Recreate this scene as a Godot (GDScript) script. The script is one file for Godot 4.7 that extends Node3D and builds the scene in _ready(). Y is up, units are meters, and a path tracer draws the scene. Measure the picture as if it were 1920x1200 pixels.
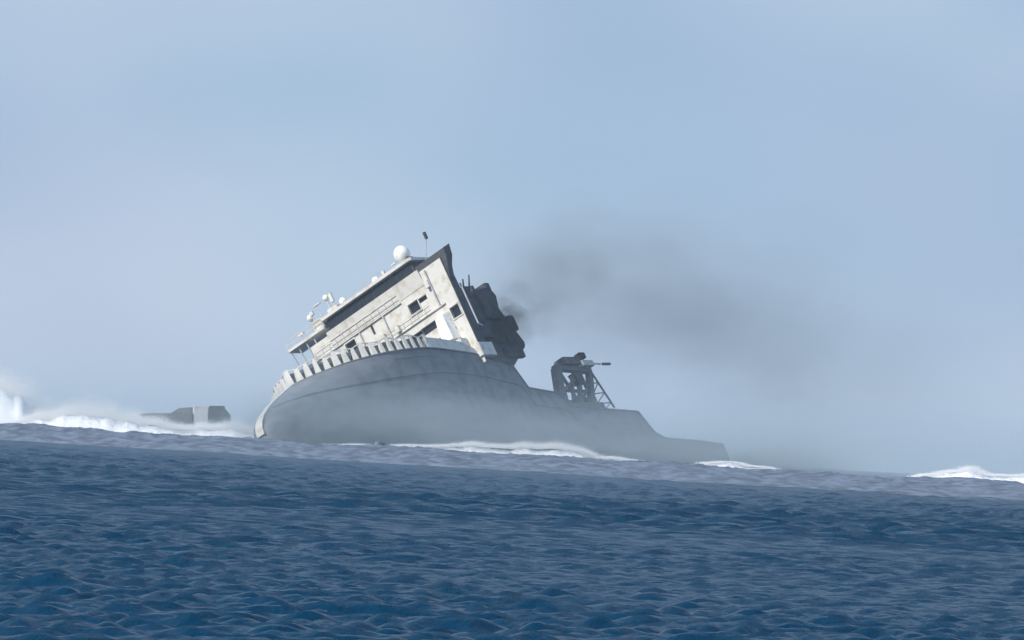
extends Node3D
# A grey ship with a white deckhouse lies heeled over on a reef, smoking; surf breaks round it and a choppy lagoon lies in front.

var rng := RandomNumberGenerator.new()
var M := {}
var ship: Node3D

# ------------------------------------------------------------------ small helpers
func lin(r: float, g: float, b: float) -> Color:
	return Color(r, g, b).linear_to_srgb()

func noise(freq: float, octaves: int, sd: int, kind := FastNoiseLite.TYPE_SIMPLEX_SMOOTH) -> FastNoiseLite:
	var n := FastNoiseLite.new()
	n.noise_type = kind
	n.frequency = freq
	n.fractal_octaves = octaves
	n.seed = sd
	return n

func noise_tex(freq: float, octaves: int, sd: int, stops: Array, size := 512) -> NoiseTexture2D:
	var t := NoiseTexture2D.new()
	t.width = size
	t.height = size
	t.seamless = true
	t.noise = noise(freq, octaves, sd)
	var g := Gradient.new()
	g.offsets = PackedFloat32Array(stops.map(func(s): return s[0]))
	g.colors = PackedColorArray(stops.map(func(s): return s[1]))
	t.color_ramp = g
	return t

func mat(called: String, color: Color, rough := 0.7, tex: Texture2D = null, scale := 0.2, relief: Texture2D = null, depth := 1.0) -> StandardMaterial3D:
	var m := StandardMaterial3D.new()
	m.resource_name = called
	m.albedo_color = color
	m.roughness = rough
	m.uv1_triplanar = true
	m.uv1_scale = Vector3.ONE * scale
	if tex:
		m.albedo_texture = tex
	if relief:
		m.heightmap_enabled = true
		m.heightmap_texture = relief
		m.heightmap_scale = depth
	M[called] = m
	return m

func sten(flat := true) -> SurfaceTool:
	var s := SurfaceTool.new()
	s.begin(Mesh.PRIMITIVE_TRIANGLES)
	s.set_smooth_group(-1 if flat else 0)
	return s

func tri(s: SurfaceTool, a: Vector3, b: Vector3, c: Vector3) -> void:
	s.add_vertex(a); s.add_vertex(b); s.add_vertex(c)

func quad(s: SurfaceTool, a: Vector3, b: Vector3, c: Vector3, d: Vector3) -> void:
	tri(s, a, b, c); tri(s, a, c, d)

# a convex solid from two rings of the same number of corners, closed at both ends
func solid(s: SurfaceTool, lower: Array, upper: Array) -> void:
	var n := lower.size()
	for i in n:
		var j := (i + 1) % n
		quad(s, lower[i], upper[i], upper[j], lower[j])
	for i in range(1, n - 1):
		tri(s, lower[0], lower[i], lower[i + 1])
		tri(s, upper[0], upper[i + 1], upper[i])

# a box with chamfered upright edges, from its two opposite corners
func block(s: SurfaceTool, lo: Vector3, hi: Vector3, cut := 0.06) -> void:
	var ring := [Vector2(lo.x + cut, lo.z), Vector2(hi.x - cut, lo.z), Vector2(hi.x, lo.z + cut), Vector2(hi.x, hi.z - cut), Vector2(hi.x - cut, hi.z), Vector2(lo.x + cut, hi.z), Vector2(lo.x, hi.z - cut), Vector2(lo.x, lo.z + cut)]
	solid(s, ring.map(func(p): return Vector3(p.x, lo.y, p.y)), ring.map(func(p): return Vector3(p.x, hi.y, p.y)))

func tube(s: SurfaceTool, a: Vector3, b: Vector3, r0: float, r1: float, n := 8) -> void:
	var d := (b - a).normalized()
	var e := d.cross(Vector3(0.31, 0.87, 0.38)).normalized()
	var f := d.cross(e)
	var lower := []
	var upper := []
	for i in n:
		var v := e * cos(TAU * i / n) + f * sin(TAU * i / n)
		lower.append(a + v * r0)
		upper.append(b + v * r1)
	solid(s, lower, upper)

# a bar of rectangular section between two points
func bar(s: SurfaceTool, a: Vector3, b: Vector3, w: float, h: float, up := Vector3.UP) -> void:
	var d := (b - a).normalized()
	var e := d.cross(up).normalized() * w * 0.5
	var f := e.cross(d).normalized() * h * 0.5
	solid(s, [a - e - f, a + e - f, a + e + f, a - e + f], [b - e - f, b + e - f, b + e + f, b - e + f])

# a body of revolution round the y axis through at
func lathe(s: SurfaceTool, at: Vector3, profile: Array, n := 20) -> void:
	for k in profile.size() - 1:
		for i in n:
			var p := []
			for e in [[k, i], [k + 1, i], [k + 1, i + 1], [k, i + 1]]:
				var q: Vector2 = profile[e[0]]
				var t: float = TAU * (int(e[1]) % n) / n
				p.append(at + Vector3(q.x * cos(t), q.y, q.x * sin(t)))
			quad(s, p[0], p[1], p[2], p[3])

# a wall in the plane z, seen from +z, with openings [x0, y0, x1, y1] that have reveals and a back
func pierced(s: SurfaceTool, backs: Array, x0: float, y0: float, x1: float, y1: float, z: float, holes: Array, deep: float) -> void:
	var xs := [x0, x1]
	var ys := [y0, y1]
	for h in holes:
		xs += [h[0], h[2]]
		ys += [h[1], h[3]]
	xs.sort()
	ys.sort()
	for i in xs.size() - 1:
		for j in ys.size() - 1:
			if xs[i + 1] - xs[i] < 0.001 or ys[j + 1] - ys[j] < 0.001:
				continue
			var c := Vector2((xs[i] + xs[i + 1]) / 2.0, (ys[j] + ys[j + 1]) / 2.0)
			var open := false
			for h in holes:
				open = open or (c.x > h[0] and c.x < h[2] and c.y > h[1] and c.y < h[3])
			if not open:
				quad(s, Vector3(xs[i], ys[j], z), Vector3(xs[i], ys[j + 1], z), Vector3(xs[i + 1], ys[j + 1], z), Vector3(xs[i + 1], ys[j], z))
	for h in holes:
		var a := Vector3(h[0], h[1], z)
		var b := Vector3(h[2], h[1], z)
		var c := Vector3(h[2], h[3], z)
		var d := Vector3(h[0], h[3], z)
		var k := Vector3(0, 0, -deep)
		quad(s, a, b, b + k, a + k)
		quad(s, b, c, c + k, b + k)
		quad(s, c, d, d + k, c + k)
		quad(s, d, a, a + k, d + k)
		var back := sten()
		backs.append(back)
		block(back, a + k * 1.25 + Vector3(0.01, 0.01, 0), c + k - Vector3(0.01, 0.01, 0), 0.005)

func part(called: String, s: SurfaceTool, m: Material, parent: Node) -> MeshInstance3D:
	s.generate_normals()
	var o := MeshInstance3D.new()
	o.name = called
	o.mesh = s.commit()
	o.material_override = m
	parent.add_child(o, true)
	return o

func tag(o: Node, label: String, category: String, group := "", kind := "") -> void:
	o.set_meta("label", label)
	o.set_meta("category", category)
	if group:
		o.set_meta("group", group)
	if kind:
		o.set_meta("kind", kind)

func thing(called: String, at: Vector3, label: String, category: String, group := "", kind := "") -> Node3D:
	var o := Node3D.new()
	o.name = called
	add_child(o, true)
	o.position = at
	tag(o, label, category, group, kind)
	return o

func setting(called: String, s: SurfaceTool, m: Material, label: String, category: String) -> MeshInstance3D:
	var o := part(called, s, m, self)
	tag(o, label, category, "", "structure")
	return o

# ------------------------------------------------------------------ the scene
func _ready() -> void:
	rng.seed = 4711
	camera_and_light()
	materials()
	sea()
	reef()
	build_ship()
	wreckage()
	rocks()
	surf()
	spray()
	smoke()

func camera_and_light() -> void:
	var cam := Camera3D.new()
	cam.name = "camera"
	cam.position = Vector3(0, 1.6, 0)
	cam.rotation_degrees = Vector3(0.8655, 0, 3.1)
	cam.fov = 4.242
	cam.near = 1.0
	cam.far = 60000.0
	add_child(cam)
	cam.current = true

	var env := Environment.new()
	env.background_mode = Environment.BG_SKY
	env.tonemap_mode = Environment.TONE_MAPPER_LINEAR
	env.tonemap_exposure = 1.0
	env.background_energy_multiplier = 1.08
	env.sdfgi_enabled = true
	env.ssao_enabled = true
	env.ssil_enabled = true
	env.volumetric_fog_enabled = true
	env.volumetric_fog_density = 0.0
	env.fog_enabled = true
	env.fog_density = 0.00011
	env.fog_light_color = Color(0.84, 0.93, 1.0)
	var sm := PanoramaSkyMaterial.new()
	sm.panorama = sky_picture()
	var sky := Sky.new()
	sky.sky_material = sm
	env.sky = sky
	var we := WorldEnvironment.new()
	we.name = "environment"
	we.environment = env
	add_child(we)

	var sun := DirectionalLight3D.new()
	sun.name = "sun"
	sun.light_energy = 1.6
	sun.light_color = Color(1.0, 0.975, 0.93)
	sun.light_angular_distance = 0.5
	sun.shadow_enabled = true
	add_child(sun)
	sun.look_at_from_position(Vector3(-0.74, 0.56, 0.37) * 100.0, Vector3.ZERO)

# air with thin high veils: whitish towards the horizon, blue overhead
func sky_picture() -> ImageTexture:
	var w := 2048
	var h := 1024
	var im := Image.create(w, h, false, Image.FORMAT_RGBF)
	var veil := noise(1.0, 3, 18)
	var hue := noise(1.0, 2, 31)
	for j in h:
		var el := 90.0 - (j + 0.5) * 180.0 / h
		if el < -1.0:
			im.fill_rect(Rect2i(0, j, w, h - j), Color(0.36, 0.46, 0.60))
			break
		var up := clampf(el / 70.0, 0.0, 1.0)
		var base := Color(0.366, 0.490, 0.650).lerp(Color(0.13, 0.27, 0.56), pow(up, 0.6)).lerp(Color(0.46, 0.57, 0.70), exp(-maxf(el, 0.0) / 0.8) * 0.8)
		for i in w:
			var az := (i + 0.5) * TAU / w - PI
			var x := sin(az) * 9.0
			var z := -cos(az) * 9.0
			var v := veil.get_noise_3d(x, el * 0.28, z) * 0.5 + 0.5
			var t := hue.get_noise_3d(x * 1.6 + 7.0, el * 0.33, z * 1.6)
			v = smoothstep(0.2, 0.85, v) * 0.72
			var c := base.lerp(Color(0.545, 0.645, 0.77), v)
			c.r *= 1.0 + 0.05 * t
			c.g *= 1.0 - 0.012 * t
			im.set_pixel(i, j, c)
	return ImageTexture.create_from_image(im)

func materials() -> void:
	var blot := noise_tex(0.012, 5, 3, [[0.0, Color(0.62, 0.62, 0.63)], [0.45, Color(0.88, 0.88, 0.88)], [0.7, Color(1, 1, 1)], [1.0, Color(0.86, 0.83, 0.79)]])
	var stain := noise_tex(0.01, 6, 8, [[0.0, Color(0.84, 0.81, 0.77)], [0.3, Color(0.94, 0.93, 0.91)], [0.55, Color(1, 1, 1)], [1.0, Color(0.96, 0.96, 0.96)]])
	var soot := noise_tex(0.014, 5, 15, [[0.0, Color(0.55, 0.55, 0.55)], [0.5, Color(0.85, 0.85, 0.87)], [1.0, Color(1, 1, 1)]])
	var rock := noise_tex(0.02, 6, 21, [[0.0, Color(0.36, 0.38, 0.38)], [0.42, Color(0.66, 0.68, 0.70)], [0.62, Color(0.86, 0.87, 0.90)], [1.0, Color(1, 1, 1)]])
	var bump := noise_tex(0.03, 5, 22, [[0.0, Color.BLACK], [1.0, Color.WHITE]])
	mat("hull_grey", lin(0.158, 0.175, 0.205), 0.55, blot, 0.075)
	mat("white_paint", lin(0.66, 0.645, 0.605), 0.6, stain, 0.13)
	mat("pale_grey_paint", lin(0.50, 0.505, 0.54), 0.6, stain, 0.13)
	mat("white_dome", lin(0.88, 0.88, 0.86), 0.45, stain, 0.3)
	mat("soot_and_shade_grey", lin(0.06, 0.068, 0.085), 0.75, soot, 0.12)  # soot of the casing, and painted shade of the port cheek and wing end
	mat("dark_metal", lin(0.04, 0.043, 0.052), 0.6, soot, 0.3)
	mat("crane_grey", lin(0.12, 0.13, 0.145), 0.6, blot, 0.25)
	mat("glass_and_recess_dark", lin(0.02, 0.024, 0.032), 0.15).metallic_specular = 0.3  # wheelhouse glass, and the painted dark inside the front's openings
	mat("deck", lin(0.12, 0.13, 0.13), 0.9, blot, 0.2)
	var w := mat("water", lin(0.002, 0.033, 0.074), 0.28)
	w.metallic_specular = 0.12
	w.uv1_world_triplanar = true
	w.uv1_scale = Vector3(0.17, 0.1, 0.13)
	w.normal_enabled = true
	w.normal_scale = 1.0
	var ripple := NoiseTexture2D.new()
	ripple.width = 1024
	ripple.height = 1024
	ripple.seamless = true
	ripple.noise = noise(0.022, 5, 61)
	ripple.as_normal_map = true
	ripple.bump_strength = 5.0
	w.normal_texture = ripple
	mat("hazed_reef_rock", lin(0.165, 0.20, 0.262), 0.45, rock, 0.06, bump, 12.0).uv1_scale = Vector3(0.035, 0.05, 0.007)  # bluish haze and wet sky sheen are put into the rock colour
	mat("foam", lin(0.88, 0.90, 0.91), 0.95)
	var drop := mat("spray_drop", lin(0.93, 0.94, 0.95), 0.9)
	drop.backlight_enabled = true
	drop.backlight = Color(0.8, 0.8, 0.8)

# ------------------------------------------------------------------ water and reef
var waves := []

func sea() -> void:
	# wind chop: many short-crested trains, most of them running towards or away from the shore
	for i in 40:
		var length := 0.30 * pow(1.088, i) * rng.randf_range(0.94, 1.06)
		var turn := rng.randf_range(-1.0, 1.0)
		turn = turn * (0.4 + absf(turn)) * (0.95 if length < 2.2 else 0.6) + 0.06
		var k := TAU / length
		var steep := 0.14 * smoothstep(0.02, 0.5, length) / (1.0 + pow(length / 1.0, 2.2))
		waves.append([sin(turn) * k, cos(turn) * k, steep / k * rng.randf_range(0.7, 1.25), rng.randf() * TAU, length])
	var ds := PackedFloat32Array([4.0, 12.0, 25.0, 38.0])
	var d := 50.0
	while d < 800.0:
		ds.append(d)
		d += d * 0.00135
	while d < 12000.0:
		ds.append(d)
		d *= 1.02 if d < 1500.0 else 1.12
	var angles := PackedFloat32Array([-1.5, -1.1, -0.8, -0.5, -0.3, -0.2, -0.14])
	var n := 250
	for i in n + 1:
		angles.append(lerpf(-0.088, 0.088, float(i) / n))
	for a in [0.14, 0.2, 0.3, 0.5, 0.8, 1.1, 1.5]:
		angles.append(a)
	var cols := angles.size()
	var rows := ds.size()
	var gust := noise(0.012, 2, 5)
	var vs := PackedVector3Array()
	vs.resize(rows * cols)
	for r in rows:
		var dist := ds[r]
		var step := dist * 0.00135
		var live := []
		var all_slopes := 0.0
		var live_slopes := 0.0
		for wv in waves:
			var slope := pow(wv[2] / wv[4], 2.0)
			all_slopes += slope
			if wv[4] > step * 2.6:
				live.append(wv)
				live_slopes += slope
		var boost := clampf(sqrt(all_slopes / maxf(live_slopes, 1e-9)), 1.0, 3.2)
		var fine := dist >= 50.0 and dist < 900.0
		for c in cols:
			var x := tan(angles[c]) * dist
			var y := 0.0
			if fine and absf(angles[c]) < 0.09:
				for wv in live:
					var s := sin(wv[0] * x + wv[1] * dist + wv[3])
					y += wv[2] * (s + 0.5 * s * s)
				y *= boost * (0.85 + 0.5 * gust.get_noise_2d(x * 1.5, dist))
			vs[r * cols + c] = Vector3(x, y, -dist)
	var ix := PackedInt32Array()
	ix.resize((rows - 1) * (cols - 1) * 6)
	var k := 0
	for r in rows - 1:
		for c in cols - 1:
			var a := r * cols + c
			var b := a + cols
			ix[k] = a; ix[k + 1] = b; ix[k + 2] = b + 1
			ix[k + 3] = a; ix[k + 4] = b + 1; ix[k + 5] = a + 1
			k += 6
	var ns := PackedVector3Array()
	ns.resize(vs.size())
	for r in rows:
		var r0 := maxi(r - 1, 0)
		var r1 := mini(r + 1, rows - 1)
		for c in cols:
			var e := vs[r * cols + mini(c + 1, cols - 1)] - vs[r * cols + maxi(c - 1, 0)]
			var f := vs[r1 * cols + c] - vs[r0 * cols + c]
			ns[r * cols + c] = e.cross(f).normalized()
	var arr := []
	arr.resize(Mesh.ARRAY_MAX)
	arr[Mesh.ARRAY_VERTEX] = vs
	arr[Mesh.ARRAY_NORMAL] = ns
	arr[Mesh.ARRAY_INDEX] = ix
	var am := ArrayMesh.new()
	am.add_surface_from_arrays(Mesh.PRIMITIVE_TRIANGLES, arr)
	var o := MeshInstance3D.new()
	o.name = "sea"
	o.mesh = am
	o.material_override = M.water
	add_child(o)
	tag(o, "dark blue choppy sea in front of the reef", "sea", "", "structure")

func reef_front(x: float) -> float:
	return 650.0 - 3.2 * clampf(x, -55.0, 40.0)

func grid(s: SurfaceTool, p: Array) -> void:
	for i in p.size() - 1:
		for j in p[i].size() - 1:
			quad(s, p[i][j], p[i][j + 1], p[i + 1][j + 1], p[i + 1][j])

func reef() -> void:
	var s := sten(false)
	var crest := noise(0.055, 4, 77)
	var lump := noise(0.3, 4, 78)
	var p := []
	for i in 601:
		var x := -180.0 + i * 0.6
		var f := reef_front(x)
		var col := []
		for j in 81:
			var t := j / 80.0
			var prof := (0.34 * smoothstep(0.0, 0.03, t) + 0.66 * smoothstep(0.05, 0.84, t)) * (1.0 - smoothstep(0.9, 1.0, t))
			var top := 1.22 - 0.004 * x + 0.45 * crest.get_noise_2d(x, 3.0)
			var dz := t * (862.0 - f)
			var y := -0.45 + (top + 0.45) * prof + 0.38 * lump.get_noise_2d(x, dz * 0.5) * clampf(prof * 3.0, 0.2, 1.0)
			col.append(Vector3(x, y, -(f + dz + 3.0 * lump.get_noise_2d(x * 0.4, 50.0))))
		p.append(col)
	grid(s, p)
	setting("reef", s, M.hazed_reef_rock, "long low slate-blue reef crest between dark sea and white surf", "reef")

# ------------------------------------------------------------------ the ship
# ship's own axes: x to port, y up, z towards the bow; the origin is amidships above the forecastle
func edge_beam(z: float) -> float:
	if z > 3.0:
		return 9.25 * pow(maxf(0.0, 1.0 - pow((z - 3.0) / 14.6, 2.3)), 0.72)
	if z < -36.0:
		return 9.0 - 0.05 * (-36.0 - z)
	return 9.25 - 0.25 * clampf((3.0 - z) / 12.0, 0.0, 1.0)

const SHEER := [[-41.5, -14.4], [-30.6, -13.7], [-29.2, -13.0], [-27.8, -10.45], [-16.0, -9.75], [-14.8, -8.15], [-9.8, -7.5], [-8.7, -4.75], [-2.4, -3.45], [5.0, -2.85], [17.6, -2.25]]

func sheer(z: float) -> float:
	for i in SHEER.size() - 1:
		if z <= SHEER[i + 1][0]:
			return lerpf(SHEER[i][1], SHEER[i + 1][1], clampf((z - SHEER[i][0]) / (SHEER[i + 1][0] - SHEER[i][0]), 0.0, 1.0))
	return SHEER[-1][1]

func hull_point(z: float, side: float, t: float) -> Vector3:
	var top := sheer(z)
	var b := edge_beam(z)
	var bow := smoothstep(0.0, 17.0, z)
	var low := lerpf(0.94, 0.34, bow)
	var flare := lerpf(pow(t, 2.5), pow(t, 0.75), bow)
	var half := b * lerpf(1.0, low, flare)
	var forward := 8.6 * bow * bow * bow * sin(clampf(t * 3.2, 0.0, 1.0) * PI * 0.5)
	return Vector3(side * half, lerpf(top, -20.0, t), z + forward)

func build_ship() -> void:
	ship = Node3D.new()
	ship.name = "grounded_ship"
	add_child(ship)
	ship.transform = Transform3D(Basis(Vector3(0.68351, 0.51966, 0.51261), Vector3(-0.4438, 0.85341, -0.27338), Vector3(-0.57953, -0.04063, 0.81394)).orthonormalized(), Vector3(-13.0732, 9.55, -899.9826))
	tag(ship, "large grey ship with white deckhouse, heeled over and aground on the reef", "ship")
	ship_hull()
	ship_house()
	ship_roof()
	ship_aft()

func ship_hull() -> void:
	var zs := [-41.5]
	var z := -41.0
	while z < 17.0:
		zs.append(z)
		z += 0.6
	for extra in [-30.6, -29.2, -27.8, -16.0, -14.8, -9.8, -8.7, 17.0, 17.3, 17.5, 17.6]:
		zs.append(extra)
	zs.sort()
	var s := sten(false)
	for side in [-1.0, 1.0]:
		var p := []
		for q in zs:
			var col := []
			for k in 15:
				col.append(hull_point(q, side, k / 14.0))
			if side > 0.0:
				col.reverse()
			p.append(col)
		grid(s, p)
	s.set_smooth_group(-1)
	for k in 14:
		quad(s, hull_point(-41.5, -1, k / 14.0), hull_point(-41.5, 1, k / 14.0), hull_point(-41.5, 1, (k + 1) / 14.0), hull_point(-41.5, -1, (k + 1) / 14.0))
	var hull := part("hull", s, M.hull_grey, ship)
	# rubbing strake and the lip along the top of the side
	var lip := sten()
	for side in [-1.0, 1.0]:
		for i in zs.size() - 1:
			var a := hull_point(zs[i], side, 0.0)
			var b := hull_point(zs[i + 1], side, 0.0)
			if a.distance_to(b) > 0.02:
				bar(lip, a + Vector3(0, 0.02, 0), b + Vector3(0, 0.02, 0), 0.22, 0.12)
	part("gunwale", lip, M.hull_grey, hull)
	# strakes welded along the side, and the pale band on the stem
	for level in [0.16]:
		var sk := sten()
		for i in zs.size() - 1:
			for side in [-1.0, 1.0]:
				var a := hull_point(zs[i], side, level)
				var b := hull_point(zs[i + 1], side, level)
				if a.distance_to(b) > 0.02 and zs[i] > -28.0:
					bar(sk, a, b, 0.16, 0.14)
		part("strake", sk, M.hull_grey, hull)
	var band := sten()
	for k in 12:
		var a := hull_point(17.58, 0, k * 0.04)
		var b := hull_point(17.58, 0, (k + 1) * 0.04)
		bar(band, a + Vector3(0, 0, 0.05), b + Vector3(0, 0, 0.05), 1.0, 0.16)
	part("stem_band", band, M.white_paint, hull)
	var deck := sten()
	for i in zs.size() - 1:
		var drop := Vector3(0, -0.9, 0)
		quad(deck, hull_point(zs[i], -1, 0) + drop, hull_point(zs[i + 1], -1, 0) + drop, hull_point(zs[i + 1], 1, 0) + drop, hull_point(zs[i], 1, 0) + drop)
	part("deck", deck, M.deck, ship)
	# white stanchions that carry the forecastle rail
	var dist := 0.0
	var last := hull_point(4.6, 1, 0)
	var rails := {1.0: [], -1.0: []}
	for side in [1.0, -1.0]:
		dist = 0.9
		last = hull_point(4.6, side, 0)
		var q := 4.6
		var n := 0
		while q < 17.58:
			q += 0.02
			var a := hull_point(q, side, 0)
			dist += a.distance_to(last)
			var along := (a - last).normalized()
			last = a
			if dist >= 1.02:
				dist = 0.0
				n += 1
				var inward := Vector3(-side, 0, -0.4).normalized()
				var tall := 1.5 + 0.2 * sin(n * 2.3)
				var w := 0.24 + 0.05 * sin(n * 1.7)
				var st := sten()
				var foot := a + Vector3(0, 0.08, 0)
				var head := foot + Vector3(0, tall, 0) + inward * 0.15
				solid(st, [foot - along * w, foot + along * w, foot + along * w + inward * 0.5, foot - along * w + inward * 0.5], [head - along * w * 0.72, head + along * w * 0.72, head + along * w * 0.72 + inward * 0.16, head - along * w * 0.72 + inward * 0.16])
				part("stanchion", st, M.white_paint, ship)
				rails[side].append(head + inward * 0.08)
	var gap_backing := sten()  # grey plates added behind the stanchions to darken the gaps between them
	for side in rails:
		for i in rails[side].size() - 1:
			var inn := Vector3(-side, 0, -0.9).normalized() * 0.6
			var a: Vector3 = rails[side][i] + inn - Vector3(0, 0.25, 0)
			var b: Vector3 = rails[side][i + 1] + inn - Vector3(0, 0.25, 0)
			bar(gap_backing, a - Vector3(0, 0.9, 0), b - Vector3(0, 0.9, 0), 0.08, 1.9)
	part("gap_backing", gap_backing, M.crane_grey, ship)
	var rail := sten()
	for side in rails:
		for i in rails[side].size() - 1:
			bar(rail, rails[side][i], rails[side][i + 1], 0.13, 0.1)
	part("handrail", rail, M.white_paint, ship)
	# solid white bulwark abreast the deckhouse
	for side in [1.0, -1.0]:
		var bw := sten()
		var zz := -3.2
		while zz < 4.4:
			var a := hull_point(zz, side, 0) + Vector3(-side * 0.05, 0.09, 0)
			var b := hull_point(zz + 0.4, side, 0) + Vector3(-side * 0.05, 0.09, 0)
			var ha := 0.75 + 0.5 * smoothstep(-3.2, -1.0, zz)
			var hb := 0.75 + 0.5 * smoothstep(-3.2, -1.0, zz + 0.4)
			var inn := Vector3(-side * 0.16, 0, 0)
			solid(bw, [a, b, b + inn, a + inn], [a + Vector3(0, ha, 0), b + Vector3(0, hb, 0), b + Vector3(0, hb, 0) + inn, a + Vector3(0, ha, 0) + inn])
			zz += 0.4
		part("bulwark", bw, M.white_paint, ship)

func ship_house() -> void:
	# front of the deckhouse, with its openings
	var s := sten()
	var backs := []
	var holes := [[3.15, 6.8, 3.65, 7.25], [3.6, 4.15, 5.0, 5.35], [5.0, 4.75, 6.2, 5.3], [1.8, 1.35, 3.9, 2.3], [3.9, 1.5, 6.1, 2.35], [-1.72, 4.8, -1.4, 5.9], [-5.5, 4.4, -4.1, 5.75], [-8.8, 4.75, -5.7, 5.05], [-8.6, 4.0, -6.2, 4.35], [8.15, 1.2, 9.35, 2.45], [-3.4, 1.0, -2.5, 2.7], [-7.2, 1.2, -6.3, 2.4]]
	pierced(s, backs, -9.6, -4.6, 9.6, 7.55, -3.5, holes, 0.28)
	block(s, Vector3(-9.6, 7.55, -4.6), Vector3(9.6, 7.7, -3.5), 0.02)
	quad(s, Vector3(-9.6, -4.6, -3.5), Vector3(-9.6, 7.55, -3.5), Vector3(-9.6, 7.55, -4.6), Vector3(-9.6, -4.6, -8.0))
	quad(s, Vector3(-9.6, 7.55, -4.6), Vector3(9.0, 7.55, -4.6), Vector3(9.0, -4.6, -8.0), Vector3(-9.6, -4.6, -8.0))
	var house := part("deckhouse", s, M.white_paint, ship)
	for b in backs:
		part("dark_opening_back", b, M.glass_and_recess_dark, house)  # near-black sheets stand for the shade inside the openings
	# thin plate on the upper deckhouse's port cheek, its shade put into the dark colour
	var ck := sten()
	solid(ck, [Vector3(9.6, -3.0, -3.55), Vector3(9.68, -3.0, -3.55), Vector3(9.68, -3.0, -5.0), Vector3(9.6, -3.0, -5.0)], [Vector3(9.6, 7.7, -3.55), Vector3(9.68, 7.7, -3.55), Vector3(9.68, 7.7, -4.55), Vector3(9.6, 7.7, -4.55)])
	part("shade_plate", ck, M.soot_and_shade_grey, ship)
	# deck edges that stand a little proud of the front
	for e in [[-9.5, 8.0, 3.15], [-9.5, 3.0, 5.98], [-9.5, 8.0, 0.35]]:
		var l := sten()
		block(l, Vector3(e[0], e[2], -3.5), Vector3(e[1], e[2] + 0.1, -3.32), 0.01)
		part("deck_edge", l, M.white_paint, house)
	# frames round the larger openings
	for h in [holes[1], holes[6], holes[9]]:
		var fr := sten()
		for b in [[h[0] - 0.12, h[1] - 0.12, h[2] + 0.12, h[1]], [h[0] - 0.12, h[3], h[2] + 0.12, h[3] + 0.12], [h[0] - 0.12, h[1], h[0], h[3]], [h[2], h[1], h[2] + 0.12, h[3]]]:
			block(fr, Vector3(b[0], b[1], -3.5), Vector3(b[2], b[3], -3.42), 0.005)
		part("frame", fr, M.white_paint, house)
	# the wheelhouse, its forward windows, sill and brow
	var wh := sten()
	var lo := [Vector3(-6.6, 7.7, -3.45), Vector3(6.2, 7.7, -3.45), Vector3(6.2, 7.7, -9.6), Vector3(-6.6, 7.7, -9.6)]
	var mid := [Vector3(-6.6, 8.05, -3.45), Vector3(6.2, 8.05, -3.45), Vector3(6.2, 8.05, -9.6), Vector3(-6.6, 8.05, -9.6)]
	var hi := [Vector3(-6.4, 9.3, -3.75), Vector3(6.0, 9.3, -3.75), Vector3(6.0, 9.3, -9.6), Vector3(-6.4, 9.3, -9.6)]
	solid(wh, lo, mid)
	solid(wh, mid, hi)
	var wheel := part("wheelhouse", wh, M.dark_metal, ship)
	for i in 11:
		var x0 := -6.45 + i * 1.136
		var pn := sten()
		solid(pn, [Vector3(x0, 8.1, -3.52), Vector3(x0 + 1.05, 8.1, -3.52), Vector3(x0 + 1.05, 8.1, -3.42), Vector3(x0, 8.1, -3.42)], [Vector3(x0, 9.15, -3.76), Vector3(x0 + 1.05, 9.15, -3.76), Vector3(x0 + 1.05, 9.15, -3.64), Vector3(x0, 9.15, -3.64)])
		part("pane", pn, M.glass_and_recess_dark, wheel)
	var brow := sten()
	block(brow, Vector3(-7.0, 9.3, -9.8), Vector3(6.4, 9.62, -3.2), 0.25)
	part("wheelhouse_roof", brow, M.white_paint, ship)
	# pale apron under the windows
	var ap := sten()
	solid(ap, [Vector3(-6.9, 6.2, -3.49), Vector3(6.6, 6.2, -3.49), Vector3(6.6, 6.2, -3.46), Vector3(-6.9, 6.2, -3.46)], [Vector3(-6.9, 7.95, -3.44), Vector3(6.6, 7.95, -3.44), Vector3(6.6, 7.95, -3.22), Vector3(-6.9, 7.95, -3.22)])
	part("window_apron", ap, M.white_paint, ship)
	# port bridge wing: a dark band of windows that rises to the wing's end
	var wp := sten()
	solid(wp, [Vector3(6.2, 7.7, -3.6), Vector3(10.4, 7.7, -3.6), Vector3(10.4, 7.7, -4.8), Vector3(6.2, 7.7, -4.8)], [Vector3(6.2, 8.45, -3.7), Vector3(10.4, 8.5, -3.7), Vector3(10.6, 8.9, -4.8), Vector3(6.2, 8.5, -4.8)])
	part("wing_windows", wp, M.dark_metal, ship)
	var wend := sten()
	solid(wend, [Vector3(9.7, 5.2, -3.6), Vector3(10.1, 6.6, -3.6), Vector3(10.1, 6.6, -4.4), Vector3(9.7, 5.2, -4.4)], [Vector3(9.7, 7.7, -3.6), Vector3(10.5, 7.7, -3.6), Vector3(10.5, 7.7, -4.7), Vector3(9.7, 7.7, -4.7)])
	part("wing_bracket", wend, M.soot_and_shade_grey, ship)  # shade of the wing's end face painted in as a dark colour
	# starboard bridge wing: a thin white platform with a rail on posts
	var ws := sten()
	block(ws, Vector3(-12.3, 8.55, -5.8), Vector3(-6.9, 8.85, -3.3), 0.1)
	var wing := part("bridge_wing", ws, M.white_paint, ship)
	for i in 4:
		var po := sten()
		var x := -12.1 + i * 1.1
		tube(po, Vector3(x, 7.0 - 0.5 * i, -3.9), Vector3(x, 8.55, -3.6), 0.08, 0.08, 6)
		part("wing_post", po, M.pale_grey_paint, wing)
	var ws2 := sten()
	block(ws2, Vector3(-8.4, 8.85, -5.0), Vector3(-6.95, 9.9, -3.5), 0.2)
	part("wing_cabin", ws2, M.white_paint, ship)
	# white canisters by the port corner and the step below
	var can := sten()
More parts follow.
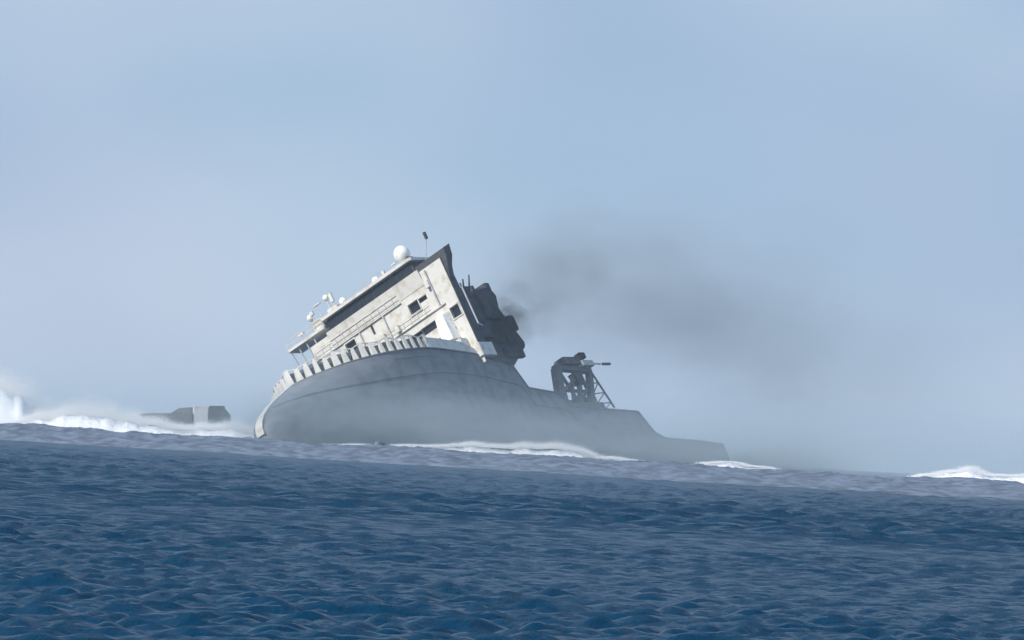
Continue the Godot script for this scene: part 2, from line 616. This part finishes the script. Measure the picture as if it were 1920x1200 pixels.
	solid(can, [Vector3(6.3, -0.9, -3.45), Vector3(8.0, -0.9, -3.45), Vector3(7.9, -0.9, -2.2), Vector3(6.4, -0.9, -2.2)], [Vector3(6.3, 2.3, -3.45), Vector3(7.9, 2.3, -3.45), Vector3(7.6, 2.0, -2.6), Vector3(6.5, 2.0, -2.6)])
	part("ventilator", can, M.white_dome, ship)
	var stp := sten()
	block(stp, Vector3(7.9, -3.9, -5.9), Vector3(9.75, -2.4, -3.3), 0.12)
	part("locker", stp, M.white_paint, ship)
	var stp2 := sten()
	block(stp2, Vector3(6.2, -3.6, -3.48), Vector3(8.6, -1.3, -2.2), 0.12)
	part("locker", stp2, M.white_paint, ship)

func ship_roof() -> void:
	# white radomes on short masts along the roof
	for d in [[Vector3(4.3, 9.62, -5.5), 0.88, 0.7], [Vector3(0.0, 9.62, -5.5), 0.42, 0.4], [Vector3(-4.8, 9.62, -5.5), 0.42, 0.6], [Vector3(-6.6, 9.62, -5.5), 0.34, 2.1], [Vector3(-9.3, 8.85, -5.3), 0.36, 1.9]]:
		var r: float = d[1]
		var h: float = d[2]
		var pole := sten()
		tube(pole, d[0], d[0] + Vector3(0, h, 0), maxf(0.06, r * 0.35), maxf(0.05, r * 0.3), 8)
		var base := part("antenna_mast", pole, M.pale_grey_paint if r < 0.5 else M.white_paint, ship)
		var dome := sten(false)
		var prof := []
		for k in 13:
			var a := lerpf(-PI / 2, PI / 2, k / 12.0)
			prof.append(Vector2(r * cos(a) if k > 0 and k < 12 else 0.0, h + r * 0.9 + r * sin(a) * (1.12 if a > 0 else 1.0)))
		lathe(dome, d[0], prof, 22)
		part("radome", dome, M.white_dome, base)
	# roof boxes, rails and the thin mast with its dark head
	var bx := sten()
	block(bx, Vector3(-6.6, 9.62, -6.6), Vector3(-5.2, 10.5, -4.6), 0.1)
	part("roof_box", bx, M.white_paint, ship)
	var bx2 := sten()
	block(bx2, Vector3(-3.6, 9.62, -6.0), Vector3(-2.9, 10.15, -5.0), 0.1)
	part("roof_box", bx2, M.pale_grey_paint, ship)
	var rl := sten()
	for i in 9:
		var x := -4.4 + i * 0.95
		tube(rl, Vector3(x, 9.62, -3.5), Vector3(x, 10.2, -3.5), 0.022, 0.022, 5)
	tube(rl, Vector3(-4.4, 10.2, -3.5), Vector3(3.2, 10.2, -3.5), 0.022, 0.022, 5)
	part("roof_rail", rl, M.pale_grey_paint, ship)
	var ms := sten()
	tube(ms, Vector3(6.3, 8.4, -5.5), Vector3(7.9, 11.1, -5.5), 0.05, 0.03, 6)
	var mast := part("mast", ms, M.pale_grey_paint, ship)
	var hd := sten()
	block(hd, Vector3(7.75, 11.0, -5.65), Vector3(8.05, 11.75, -5.35), 0.05)
	part("mast_head", hd, M.dark_metal, mast)
	var br := sten()
	solid(br, [Vector3(5.0, 9.62, -4.4), Vector3(5.5, 9.62, -4.4), Vector3(5.5, 9.62, -5.8), Vector3(5.0, 9.62, -5.8)], [Vector3(5.0, 10.1, -4.5), Vector3(5.35, 10.3, -4.5), Vector3(5.35, 10.3, -5.7), Vector3(5.0, 10.1, -5.7)])
	part("roof_bracket", br, M.dark_metal, ship)
	for q in [[-8.2, 9.9, -4.2, 0.9, 0.26, 0.2], [-7.4, 9.9, -4.6, 1.7, 0.5, 0.06], [-5.9, 10.5, -5.4, 0.7, 0.2, 0.5], [-2.2, 9.62, -5.2, 0.5, 0.45, 0.08], [1.6, 9.62, -5.0, 0.45, 0.16, 0.3], [-10.6, 8.85, -4.4, 0.9, 0.4, 0.1], [2.6, 9.62, -6.0, 1.3, 0.3, 0.05]]:
		var cl := sten()
		var at := Vector3(q[0], q[1], q[2])
		tube(cl, at, at + Vector3(0, q[3], 0), 0.06, 0.05, 6)
		var stalk := part("aerial_post", cl, M.pale_grey_paint, ship)
		var hdp := sten()
		block(hdp, at + Vector3(-q[4], q[3], -0.15), at + Vector3(q[4], q[3] + q[5] * 2.0, 0.15), 0.03)
		part("aerial_head", hdp, M.white_paint, stalk)
	# rails along the wing and the deck edges of the front
	for e in [[-12.2, -7.0, 8.85, -3.4, 0.95], [-9.4, 2.9, 6.08, -3.3, 0.9], [-9.4, 6.0, 3.25, -3.3, 0.9]]:
		var rr := sten()
		var x: float = e[0]
		while x <= e[1]:
			tube(rr, Vector3(x, e[2], e[3]), Vector3(x, e[2] + e[4], e[3]), 0.03, 0.03, 5)
			x += 1.05
		for lv in [0.5, 1.0]:
			tube(rr, Vector3(e[0], e[2] + e[4] * lv, e[3]), Vector3(e[1], e[2] + e[4] * lv, e[3]), 0.03, 0.03, 5)
		part("deck_rail", rr, M.white_paint, ship)
	# pipes and boxes on the front
	for e in [[Vector3(0.3, 0.5, -3.36), Vector3(0.3, 6.0, -3.36)], [Vector3(7.3, 3.3, -3.36), Vector3(7.3, 7.5, -3.36)], [Vector3(-3.2, 3.2, -3.36), Vector3(-3.2, 5.9, -3.36)]]:
		var pp := sten()
		tube(pp, e[0], e[1], 0.09, 0.09, 7)
		part("pipe", pp, M.pale_grey_paint, ship)
	for e in [[-0.9, 3.3, 0.6, 0.9], [1.2, 3.4, 0.5, 0.7], [6.8, 5.6, 0.5, 0.8], [-7.9, 1.4, 0.7, 1.0]]:
		var bb := sten()
		block(bb, Vector3(e[0], e[1], -3.49), Vector3(e[0] + e[2], e[1] + e[3], -3.05), 0.06)
		part("vent_box", bb, M.white_paint, ship)
	# whip aerials on the starboard wing
	for a in [[Vector3(-11.6, 8.85, -4.5), Vector3(-12.4, 13.2, -4.8)], [Vector3(-12.2, 8.6, -3.6), Vector3(-9.5, 4.9, -3.2)]]:
		var wa := sten()
		tube(wa, a[0], a[1], 0.035, 0.02, 5)
		part("whip_aerial", wa, M.pale_grey_paint, ship)

func ship_aft() -> void:
	# the dark funnel casing on the port side
	var outline := [Vector2(-3.6, -3.9), Vector2(-3.6, 1.1), Vector2(-4.2, 1.5), Vector2(-5.6, 2.5), Vector2(-5.9, 3.1), Vector2(-7.6, 4.05), Vector2(-9.9, 4.62), Vector2(-11.0, 4.2), Vector2(-11.35, 3.6), Vector2(-10.75, 1.95), Vector2(-12.7, -2.2), Vector2(-12.55, -2.6), Vector2(-9.0, -4.9)]
	var s := sten()
	var n := outline.size()
	for layer in [[9.0, 9.0, 2.0, 1.0], [9.0, 9.22, 1.0, 0.96]]:
		var c := Vector2(-8.0, 0.0)
		var xa: float = layer[0] if layer[2] == 1.0 else 3.2
		var xb: float = layer[1]
		var near: float = layer[3]
		for i in n:
			var j := (i + 1) % n
			var a: Vector2 = outline[i]
			var b: Vector2 = outline[j]
			var a2: Vector2 = c + (a - c) * near
			var b2: Vector2 = c + (b - c) * near
			quad(s, Vector3(xa, a.y, a.x), Vector3(xa, b.y, b.x), Vector3(xb, b2.y, b2.x), Vector3(xb, a2.y, a2.x))
	var idx := Geometry2D.triangulate_polygon(PackedVector2Array(outline))
	for i in range(0, idx.size(), 3):
		var q := []
		var w := []
		for k in 3:
			var o: Vector2 = outline[idx[i + k]]
			q.append(Vector3(3.2, o.y, o.x))
			var o2: Vector2 = Vector2(-8.0, 0.0) + (o - Vector2(-8.0, 0.0)) * 0.96
			w.append(Vector3(9.22, o2.y, o2.x))
		tri(s, q[0], q[1], q[2])
		tri(s, w[0], w[2], w[1])
	var cas := part("funnel_casing", s, M.soot_and_shade_grey, ship)
	for e in [[-9.9, 4.5, 0.35, 0.9], [-8.6, 4.2, 0.3, 0.7], [-10.6, 4.3, 0.25, 0.55]]:
		var ex := sten()
		tube(ex, Vector3(7.6, e[1], e[0]), Vector3(7.6, e[1] + e[3], e[0]), e[2], e[2] * 0.9, 12)
		part("exhaust_pipe", ex, M.dark_metal, cas)
	for e in [[Vector3(8.0, 3.2, -7.0), Vector3(9.3, 4.5, -5.9)], [Vector3(7.4, 4.3, -11.4), Vector3(9.0, 5.1, -10.4)], [Vector3(8.2, -0.6, -12.6), Vector3(9.35, 1.0, -11.3)], [Vector3(9.0, -1.8, -7.0), Vector3(9.7, -0.3, -4.8)], [Vector3(9.0, 0.6, -10.2), Vector3(9.55, 2.4, -7.6)], [Vector3(9.0, -4.0, -11.2), Vector3(9.6, -2.9, -8.0)]]:
		var bk := sten()
		block(bk, e[0], e[1], 0.18)
		part("burnt_housing", bk, M.soot_and_shade_grey, cas)
	for e in [[Vector3(9.4, 3.9, -7.2), Vector3(9.6, -2.4, -9.2)], [Vector3(8.4, 4.6, -8.2), Vector3(8.9, 6.1, -8.5)], [Vector3(8.8, 3.6, -6.2), Vector3(9.2, 5.4, -6.6)], [Vector3(9.4, 1.4, -5.2), Vector3(9.5, -3.2, -6.0)]]:
		var bp := sten()
		tube(bp, e[0], e[1], 0.1, 0.08, 7)
		part("bent_pipe", bp, M.dark_metal, cas)
	for e in [[-6.2, -2.6, -4.4, -0.9], [-8.9, -2.4, -7.1, -0.2], [-9.6, 1.0, -8.0, 2.6]]:
		var lv := sten()
		for k in 6:
			var y: float = lerpf(e[1], e[3], (k + 0.5) / 6.0)
			bar(lv, Vector3(9.25, y, e[0]), Vector3(9.25, y, e[2]), 0.08, 0.12)
		part("louvre", lv, M.dark_metal, cas)
	# pale ledge and pole where the casing meets the deckhouse
	var pl := sten()
	tube(pl, Vector3(9.75, 4.6, -4.9), Vector3(9.75, -0.2, -4.9), 0.11, 0.11, 7)
	tube(pl, Vector3(9.75, -0.2, -4.9), Vector3(9.45, -0.6, -6.6), 0.11, 0.09, 7)
	part("ladder_rail", pl, M.pale_grey_paint, ship)
	# machinery housing on the after deck, below the break of the forecastle
	var mh := sten()
	block(mh, Vector3(-6.0, -13.0, -26.0), Vector3(6.8, -8.9, -19.0), 0.3)
	part("deck_housing", mh, M.hull_grey, ship)
	# gantry and crane on the after deck
	var leg := [[Vector3(8, -9.9, -15.6), Vector3(8, -4.7, -18.0), 0.85], [Vector3(3, -8.2, -24.6), Vector3(3, -2.6, -26.0), 0.5], [Vector3(8, -9.9, -19.0), Vector3(8, -5.2, -21.8), 0.42], [Vector3(8, -9.9, -21.0), Vector3(8, -5.2, -23.7), 0.6]]
	var gan := sten()
	bar(gan, Vector3(8, -4.55, -17.7), Vector3(8, -4.95, -24.0), 0.6, 0.55)
	var top := part("gantry_beam", gan, M.crane_grey, ship)
	for l in leg:
		var lg := sten()
		bar(lg, l[0], l[1], l[2], l[2], Vector3(1, 0, 0))
		part("gantry_leg", lg, M.crane_grey, ship)
	for b in [[Vector3(8, -7.6, -16.7), Vector3(8, -5.6, -21.4)], [Vector3(8, -5.4, -22.0), Vector3(8, -8.6, -22.0)], [Vector3(8, -8.9, -19.6), Vector3(8, -6.4, -23.0)], [Vector3(8, -9.0, -17.4), Vector3(8, -8.8, -21.5)], [Vector3(8, -5.2, -18.4), Vector3(8, -8.6, -19.4)], [Vector3(8, -5.6, -20.2), Vector3(8, -9.2, -18.2)], [Vector3(7.4, -6.9, -17.6), Vector3(7.4, -7.1, -23.0)]]:
		var bc := sten()
		bar(bc, b[0], b[1], 0.28, 0.28, Vector3(1, 0, 0))
		part("brace", bc, M.crane_grey, top)
	var cab := sten()
	block(cab, Vector3(7.2, -4.35, -22.2), Vector3(8.6, -3.55, -19.2), 0.15)
	part("crane_cab", cab, M.crane_grey, ship)
	var cap := sten()
	block(cap, Vector3(7.3, -4.6, -24.4), Vector3(8.7, -4.0, -22.2), 0.12)
	part("crane_counterweight", cap, M.white_paint, ship)
	var hatch := sten()
	block(hatch, Vector3(7.6, -3.5, -24.0), Vector3(8.4, -2.9, -22.9), 0.1)
	part("crane_motor", hatch, M.dark_metal, ship)
	var foot := sten()
	block(foot, Vector3(6.9, -10.6, -22.6), Vector3(8.9, -9.2, -14.9), 0.2)
	part("gantry_base", foot, M.crane_grey, ship)
	var hang := sten()
	solid(hang, [Vector3(7.6, -6.6, -20.6), Vector3(8.3, -6.6, -20.6), Vector3(8.3, -6.6, -21.6), Vector3(7.6, -6.6, -21.6)], [Vector3(7.5, -5.3, -20.3), Vector3(8.4, -5.3, -20.3), Vector3(8.4, -5.3, -21.8), Vector3(7.5, -5.3, -21.8)])
	tube(hang, Vector3(7.95, -6.6, -21.1), Vector3(7.95, -8.4, -20.2), 0.12, 0.12, 6)
	part("hoist_block", hang, M.dark_metal, ship)
	for q in [[-18.4, 0.5, 0.6], [-20.6, 0.35, 0.8], [-16.8, 0.4, 0.4]]:
		var wn := sten()
		block(wn, Vector3(7.3, -9.2, q[0] - q[1]), Vector3(8.7, -9.2 + q[2], q[0] + q[1]), 0.08)
		part("winch", wn, M.dark_metal, ship)
	# lattice boom that leans down towards the stern, and a jib that reaches out above it
	var bm := sten()
	var a0 := Vector3(8, -5.1, -24.2)
	var a1 := Vector3(8, -9.4, -25.5)
	var b0 := Vector3(7.4, -5.6, -24.0)
	var b1 := Vector3(7.2, -9.6, -23.8)
	bar(bm, a0, a1, 0.16, 0.16, Vector3(1, 0, 0))
	bar(bm, b0, b1, 0.14, 0.14, Vector3(1, 0, 0))
	for k in 7:
		var p: Vector3 = (a0 if k % 2 == 0 else b0).lerp(a1 if k % 2 == 0 else b1, k / 7.0)
		var q: Vector3 = (b0 if k % 2 == 0 else a0).lerp(b1 if k % 2 == 0 else a1, (k + 1) / 7.0)
		bar(bm, p, q, 0.09, 0.09, Vector3(1, 0, 0))
	part("lattice_boom", bm, M.crane_grey, ship)
	var jb := sten()
	bar(jb, Vector3(8, -4.0, -24.0), Vector3(8, -4.1, -26.6), 0.12, 0.12)
	var jib := part("jib", jb, M.pale_grey_paint, ship)
	var jt := sten()
	block(jt, Vector3(7.9, -4.2, -28.4), Vector3(8.1, -3.98, -26.9), 0.04)
	part("jib_head", jt, M.crane_grey, jib)
	# bollards, a winch and a container on the after deck
	for q in [-26.4, -25.0, -12.2, -13.4]:
		var bo := sten()
		var at := Vector3(8.3, sheer(q) - 0.9, q)
		lathe(bo, at, [Vector2(0.0, 0.0), Vector2(0.3, 0.0), Vector2(0.22, 0.4), Vector2(0.22, 1.0), Vector2(0.34, 1.15), Vector2(0.3, 1.35), Vector2(0.0, 1.4)], 10)
		part("bollard", bo, M.dark_metal, ship)

# ------------------------------------------------------------------ things round the ship
func wreckage() -> void:
	var o := thing("wreckage", Vector3(-34.2, 0.1, -927), "low grey wreckage with one pale panel awash behind the white surf", "wreckage")
	var a := sten()
	solid(a, [Vector3(-5.4, 0.0, 1.2), Vector3(0.6, 0.0, 1.4), Vector3(0.6, 0.0, -1.6), Vector3(-5.0, 0.0, -1.2)], [Vector3(-5.0, 3.35, 0.9), Vector3(0.5, 3.7, 1.2), Vector3(0.5, 3.7, -1.4), Vector3(-4.8, 3.3, -1.0)])
	solid(a, [Vector3(-2.6, 3.0, 1.0), Vector3(0.5, 3.2, 1.15), Vector3(0.5, 3.2, -1.2), Vector3(-2.6, 3.0, -1.0)], [Vector3(-0.9, 4.15, 0.8), Vector3(0.5, 4.3, 0.9), Vector3(0.5, 4.3, -1.0), Vector3(-0.9, 4.15, -0.8)])
	part("hull_fragment", a, M.crane_grey, o)
	var b := sten()
	block(b, Vector3(0.55, 0.2, -1.3), Vector3(2.35, 4.42, 1.1), 0.15)
	part("pale_panel", b, M.pale_grey_paint, o)
	var c := sten()
	solid(c, [Vector3(2.3, 0.2, 1.3), Vector3(4.3, 0.2, 1.1), Vector3(4.3, 0.2, -1.3), Vector3(2.3, 0.2, -1.5)], [Vector3(2.3, 4.55, 1.2), Vector3(3.9, 4.62, 1.0), Vector3(3.9, 4.62, -1.2), Vector3(2.3, 4.55, -1.4)])
	solid(c, [Vector3(3.8, 0.2, 1.0), Vector3(4.8, 0.2, 0.6), Vector3(4.8, 0.2, -0.8), Vector3(3.8, 0.2, -1.1)], [Vector3(3.8, 4.5, 0.95), Vector3(4.6, 3.7, 0.5), Vector3(4.6, 3.7, -0.7), Vector3(3.8, 4.5, -1.05)])
	part("dark_block", c, M.soot_and_shade_grey, o)

func rocks() -> void:
	var defs := [
		[Vector3(-12.2, 1.25, -838), Vector3(0.6, 0.5, 0.5), "small dark boulder on the reef crest below the ship's grey bow"],
	]
	for d in defs:
		var s := sten(false)
		var nz := noise(0.9, 4, int(d[0].x * 7.0) + 90)
		var p := []
		for i in 17:
			var col := []
			for j in 33:
				var la := lerpf(-PI / 2, PI / 2, i / 16.0)
				var lo := TAU * (j % 32) / 32.0
				var v := Vector3(cos(la) * cos(lo), sin(la), cos(la) * sin(lo))
				var r := 1.0 + 0.45 * nz.get_noise_3dv(v * 1.3) + (0.2 * nz.get_noise_3dv(v * 4.0))
				col.append(v * r * d[1])
			p.append(col)
		grid(s, p)
		var o := part("boulder", s, M.hazed_reef_rock, self)
		o.position = d[0]
		tag(o, d[2], "rock")

# one line of white water: heights are [x, top] along the wave; it leans and froths by noise, with flung drops above it
func breaker(at: Vector3, tops: Array, wide: float, label: String, sd: int, drops: int, fling: float) -> void:
	var o := thing("breaking_wave", at, label, "wave", "white surf round the ship")
	var nz := noise(0.35, 5, sd)
	var fine := noise(1.3, 4, sd + 1)
	var x0: float = tops[0][0]
	var x1: float = tops[-1][0]
	var n := int((x1 - x0) / 0.22)
	var p := []
	var crest := []
	for i in n + 1:
		var x := lerpf(x0, x1, float(i) / n)
		var h: float = tops[-1][1]
		for k in tops.size() - 1:
			if x <= tops[k + 1][0]:
				h = lerpf(tops[k][1], tops[k + 1][1], smoothstep(0.0, 1.0, (x - tops[k][0]) / (tops[k + 1][0] - tops[k][0])))
				break
		h *= 0.95 + 0.28 * nz.get_noise_2d(x * 0.4, 9.0)
		var col := []
		for j in 31:
			var t := j / 30.0
			var a := PI * t
			var base := Vector3(0, pow(sin(a), 0.8) * h, -cos(a) * wide)
			var q := Vector3(x, base.y, base.z)
			var body := sin(a)
			var dn := nz.get_noise_3dv(q) * 0.55 + fine.get_noise_3dv(q) * 0.32
			q += Vector3(0.25 * fine.get_noise_3d(q.z, q.x, 4.0), dn * minf(0.7, h * 0.35), -dn * 0.6) * body
			if h < 0.05:
				q.y = -0.3
			col.append(q - Vector3(0, 0.35, 0))
		p.append(col)
		crest.append(Vector3(x, h, 0))
	var s := sten(false)
	grid(s, p)
	part("white_water", s, M.foam, o)
	var sm := SphereMesh.new()
	sm.radius = 0.5
	sm.height = 1.0
	sm.radial_segments = 5
	sm.rings = 2
	var mm := MultiMesh.new()
	mm.transform_format = MultiMesh.TRANSFORM_3D
	mm.mesh = sm
	mm.instance_count = drops
	for k in drops:
		var c: Vector3 = crest[rng.randi() % crest.size()]
		var up := absf(rng.randfn()) * fling * clampf((c.y - 1.7) * 0.65, 0.14, 1.0)
		var q := c + Vector3(rng.randfn() * 0.5 + up * 0.4, up - 0.25, rng.randfn() * wide * 0.5)
		var r := rng.randf_range(0.018, 0.042) * (1.0 + 0.8 * exp(-up * 3.0))
		mm.set_instance_transform(k, Transform3D(Basis().scaled(Vector3(r * rng.randf_range(0.8, 1.8), r, r)), q))
	var mi := MultiMeshInstance3D.new()
	mi.name = "flung_drops"
	mi.multimesh = mm
	mi.material_override = M.spray_drop
	mi.set_meta("kind", "stuff")
	o.add_child(mi)

func surf() -> void:
	breaker(Vector3(-62, 0, -930), [[-16.0, 2.0], [-6.0, 3.6], [2.0, 4.6], [6.5, 5.0], [9.5, 4.6], [11.8, 3.3], [14.5, 2.4]], 4.0, "tall white breaker with a rounded crest, highest of the surf", 201, 90000, 1.0)
	breaker(Vector3(-45, 0, -921), [[-8.0, 1.6], [-4.5, 2.7], [-1.0, 3.3], [2.0, 3.4], [4.5, 2.6], [7.0, 2.3], [13.0, 2.4], [15.5, 2.7], [19.0, 2.4], [22.5, 2.2], [24.5, 1.2]], 3.2, "long white breaker running from the tall crest to the ship's bow", 211, 90000, 0.9)
	breaker(Vector3(-2, 0, -877), [[-16.0, 1.3], [-10.5, 1.6], [-7.5, 1.8], [-3.0, 2.0], [1.5, 2.15], [5.0, 2.2], [9.0, 2.05], [12.0, 1.7], [16.0, 1.3]], 2.2, "thin line of white foam along the foot of the grey hull", 221, 70000, 0.8)
	breaker(Vector3(22, 0, -868), [[-3.5, 0.9], [-1.0, 1.65], [0.8, 1.75], [3.0, 1.5], [6.0, 1.2], [9.0, 0.7]], 2.0, "small patch of white foam on the reef past the ship's stern", 231, 12000, 0.35)
	breaker(Vector3(48, 0, -858), [[-9.0, 0.9], [-6.0, 1.7], [-3.5, 2.0], [-1.5, 2.7], [0.5, 2.1], [3.5, 2.0], [8.0, 2.4], [14.0, 1.2]], 2.6, "low white breaker with one small peak, standing clear of the ship", 241, 26000, 0.45)


# ------------------------------------------------------------------ spray, mist and smoke
func fog_material(called: String, color: Color, density: float) -> FogMaterial:
	var f := FogMaterial.new()
	f.resource_name = called
	f.albedo = color
	f.density = density
	return f

func puff(parent: Node3D, at: Vector3, size: Vector3, m: FogMaterial) -> void:
	var v := FogVolume.new()
	v.name = "puff"
	v.shape = RenderingServer.FOG_VOLUME_SHAPE_ELLIPSOID
	v.size = size
	v.material = m
	parent.add_child(v, true)
	v.position = at - parent.position

func spray() -> void:
	var white := Color(0.86, 0.945, 1.0)
	var thin := fog_material("thin_spray", white, 0.0095)
	var mid := fog_material("spray", white, 0.016)
	var o := thing("sea_spray", Vector3(-45, 2, -925), "white sea spray hanging above the tall breakers", "spray", "", "stuff")
	for k in 26:
		var x := rng.randf_range(-66, -44)
		puff(o, Vector3(x, 3.6 + rng.randf() * 1.2 - 0.02 * absf(x + 48), -925 + rng.randfn() * 2.0), Vector3(rng.randf_range(3, 8), rng.randf_range(1.6, 3.2), 5.0), thin)
	for k in 3:
		puff(o, Vector3(-58.0 + rng.randfn(), 5.5 + k * 0.7, -927), Vector3(4.5, 4.0, 4.0), thin)
	var b := thing("spray_mist", Vector3(0, 1, -884), "pale mist of spray drifting low along the ship's hull", "mist", "", "stuff")
	for k in 50:
		var x := rng.randf_range(-26, 34)
		var y := rng.randf_range(0.0, 4.6)
		puff(b, Vector3(x, y, -880 - maxf(0.0, x) * 0.2 + rng.randfn()), Vector3(rng.randf_range(12, 26), rng.randf_range(4.0, 11.0), rng.randf_range(4, 9)), thin)
	for k in 24:
		var x := rng.randf_range(-20, 32)
		puff(b, Vector3(x, rng.randf_range(0.4, 2.4) + maxf(0.0, x - 8.0) * 0.04, -878 - maxf(0.0, x) * 0.15), Vector3(rng.randf_range(9, 18), rng.randf_range(2.5, 5.0), 6.0), mid)
	for k in 9:
		puff(b, Vector3(rng.randf_range(-26, -15), rng.randf_range(0.5, 4.5), -878 + rng.randfn()), Vector3(rng.randf_range(7, 13), rng.randf_range(4.0, 8.0), 6.0), mid)
	# wide banks of salt haze that hang over the surf
	var haze := fog_material("salt_haze", white, 0.0042)
	for q in [[Vector3(0, 4, -872), Vector3(110, 15, 30)], [Vector3(8, 3, -874), Vector3(110, 11, 26)], [Vector3(42, 3, -880), Vector3(80, 11, 34)], [Vector3(46, 3, -884), Vector3(70, 10, 30)], [Vector3(-30, 3, -880), Vector3(90, 10, 26)], [Vector3(20, 3, -870), Vector3(90, 9, 22)]]:
		puff(b, q[0], q[1], haze)

func smoke() -> void:
	var dark := Color(0.30, 0.31, 0.32)
	var o := thing("smoke", Vector3(-3, 17, -906), "thin dark grey smoke drifting from the ship's funnel", "smoke", "", "stuff")
	var path := [[Vector3(-1.4, 16.4, -902.5), 2.2, 0.30], [Vector3(-0.6, 15.5, -903), 3.0, 0.19], [Vector3(0.8, 15.5, -904.5), 4.2, 0.085], [Vector3(2.8, 17.4, -908), 7.5, 0.027], [Vector3(4.8, 19.4, -910), 10.5, 0.0165], [Vector3(7.6, 20.6, -912), 13.0, 0.0115], [Vector3(11.0, 20.0, -915), 15.5, 0.0085], [Vector3(15.0, 17.5, -918), 16.5, 0.0070], [Vector3(20.0, 15.0, -922), 17.5, 0.0058], [Vector3(26.0, 12.8, -926), 18.5, 0.0046], [Vector3(33.0, 10.5, -930), 19.0, 0.0030], [Vector3(40.0, 9.0, -934), 19.0, 0.0016]]
	for i in path.size():
		var f := fog_material("smoke", dark, path[i][2] * 0.24)
		var nxt: Vector3 = path[mini(i + 1, path.size() - 1)][0]
		var r: float = path[i][1]
		for k in 20:
			var c: Vector3 = path[i][0].lerp(nxt, rng.randf())
			var q := c + Vector3(rng.randfn() * r * 0.34, rng.randfn() * r * 0.28, rng.randfn() * r * 0.25)
			var size := r * rng.randf_range(0.35, 0.95)
			puff(o, q, Vector3(size * rng.randf_range(0.9, 1.7), size * rng.randf_range(0.6, 1.0), size), f)
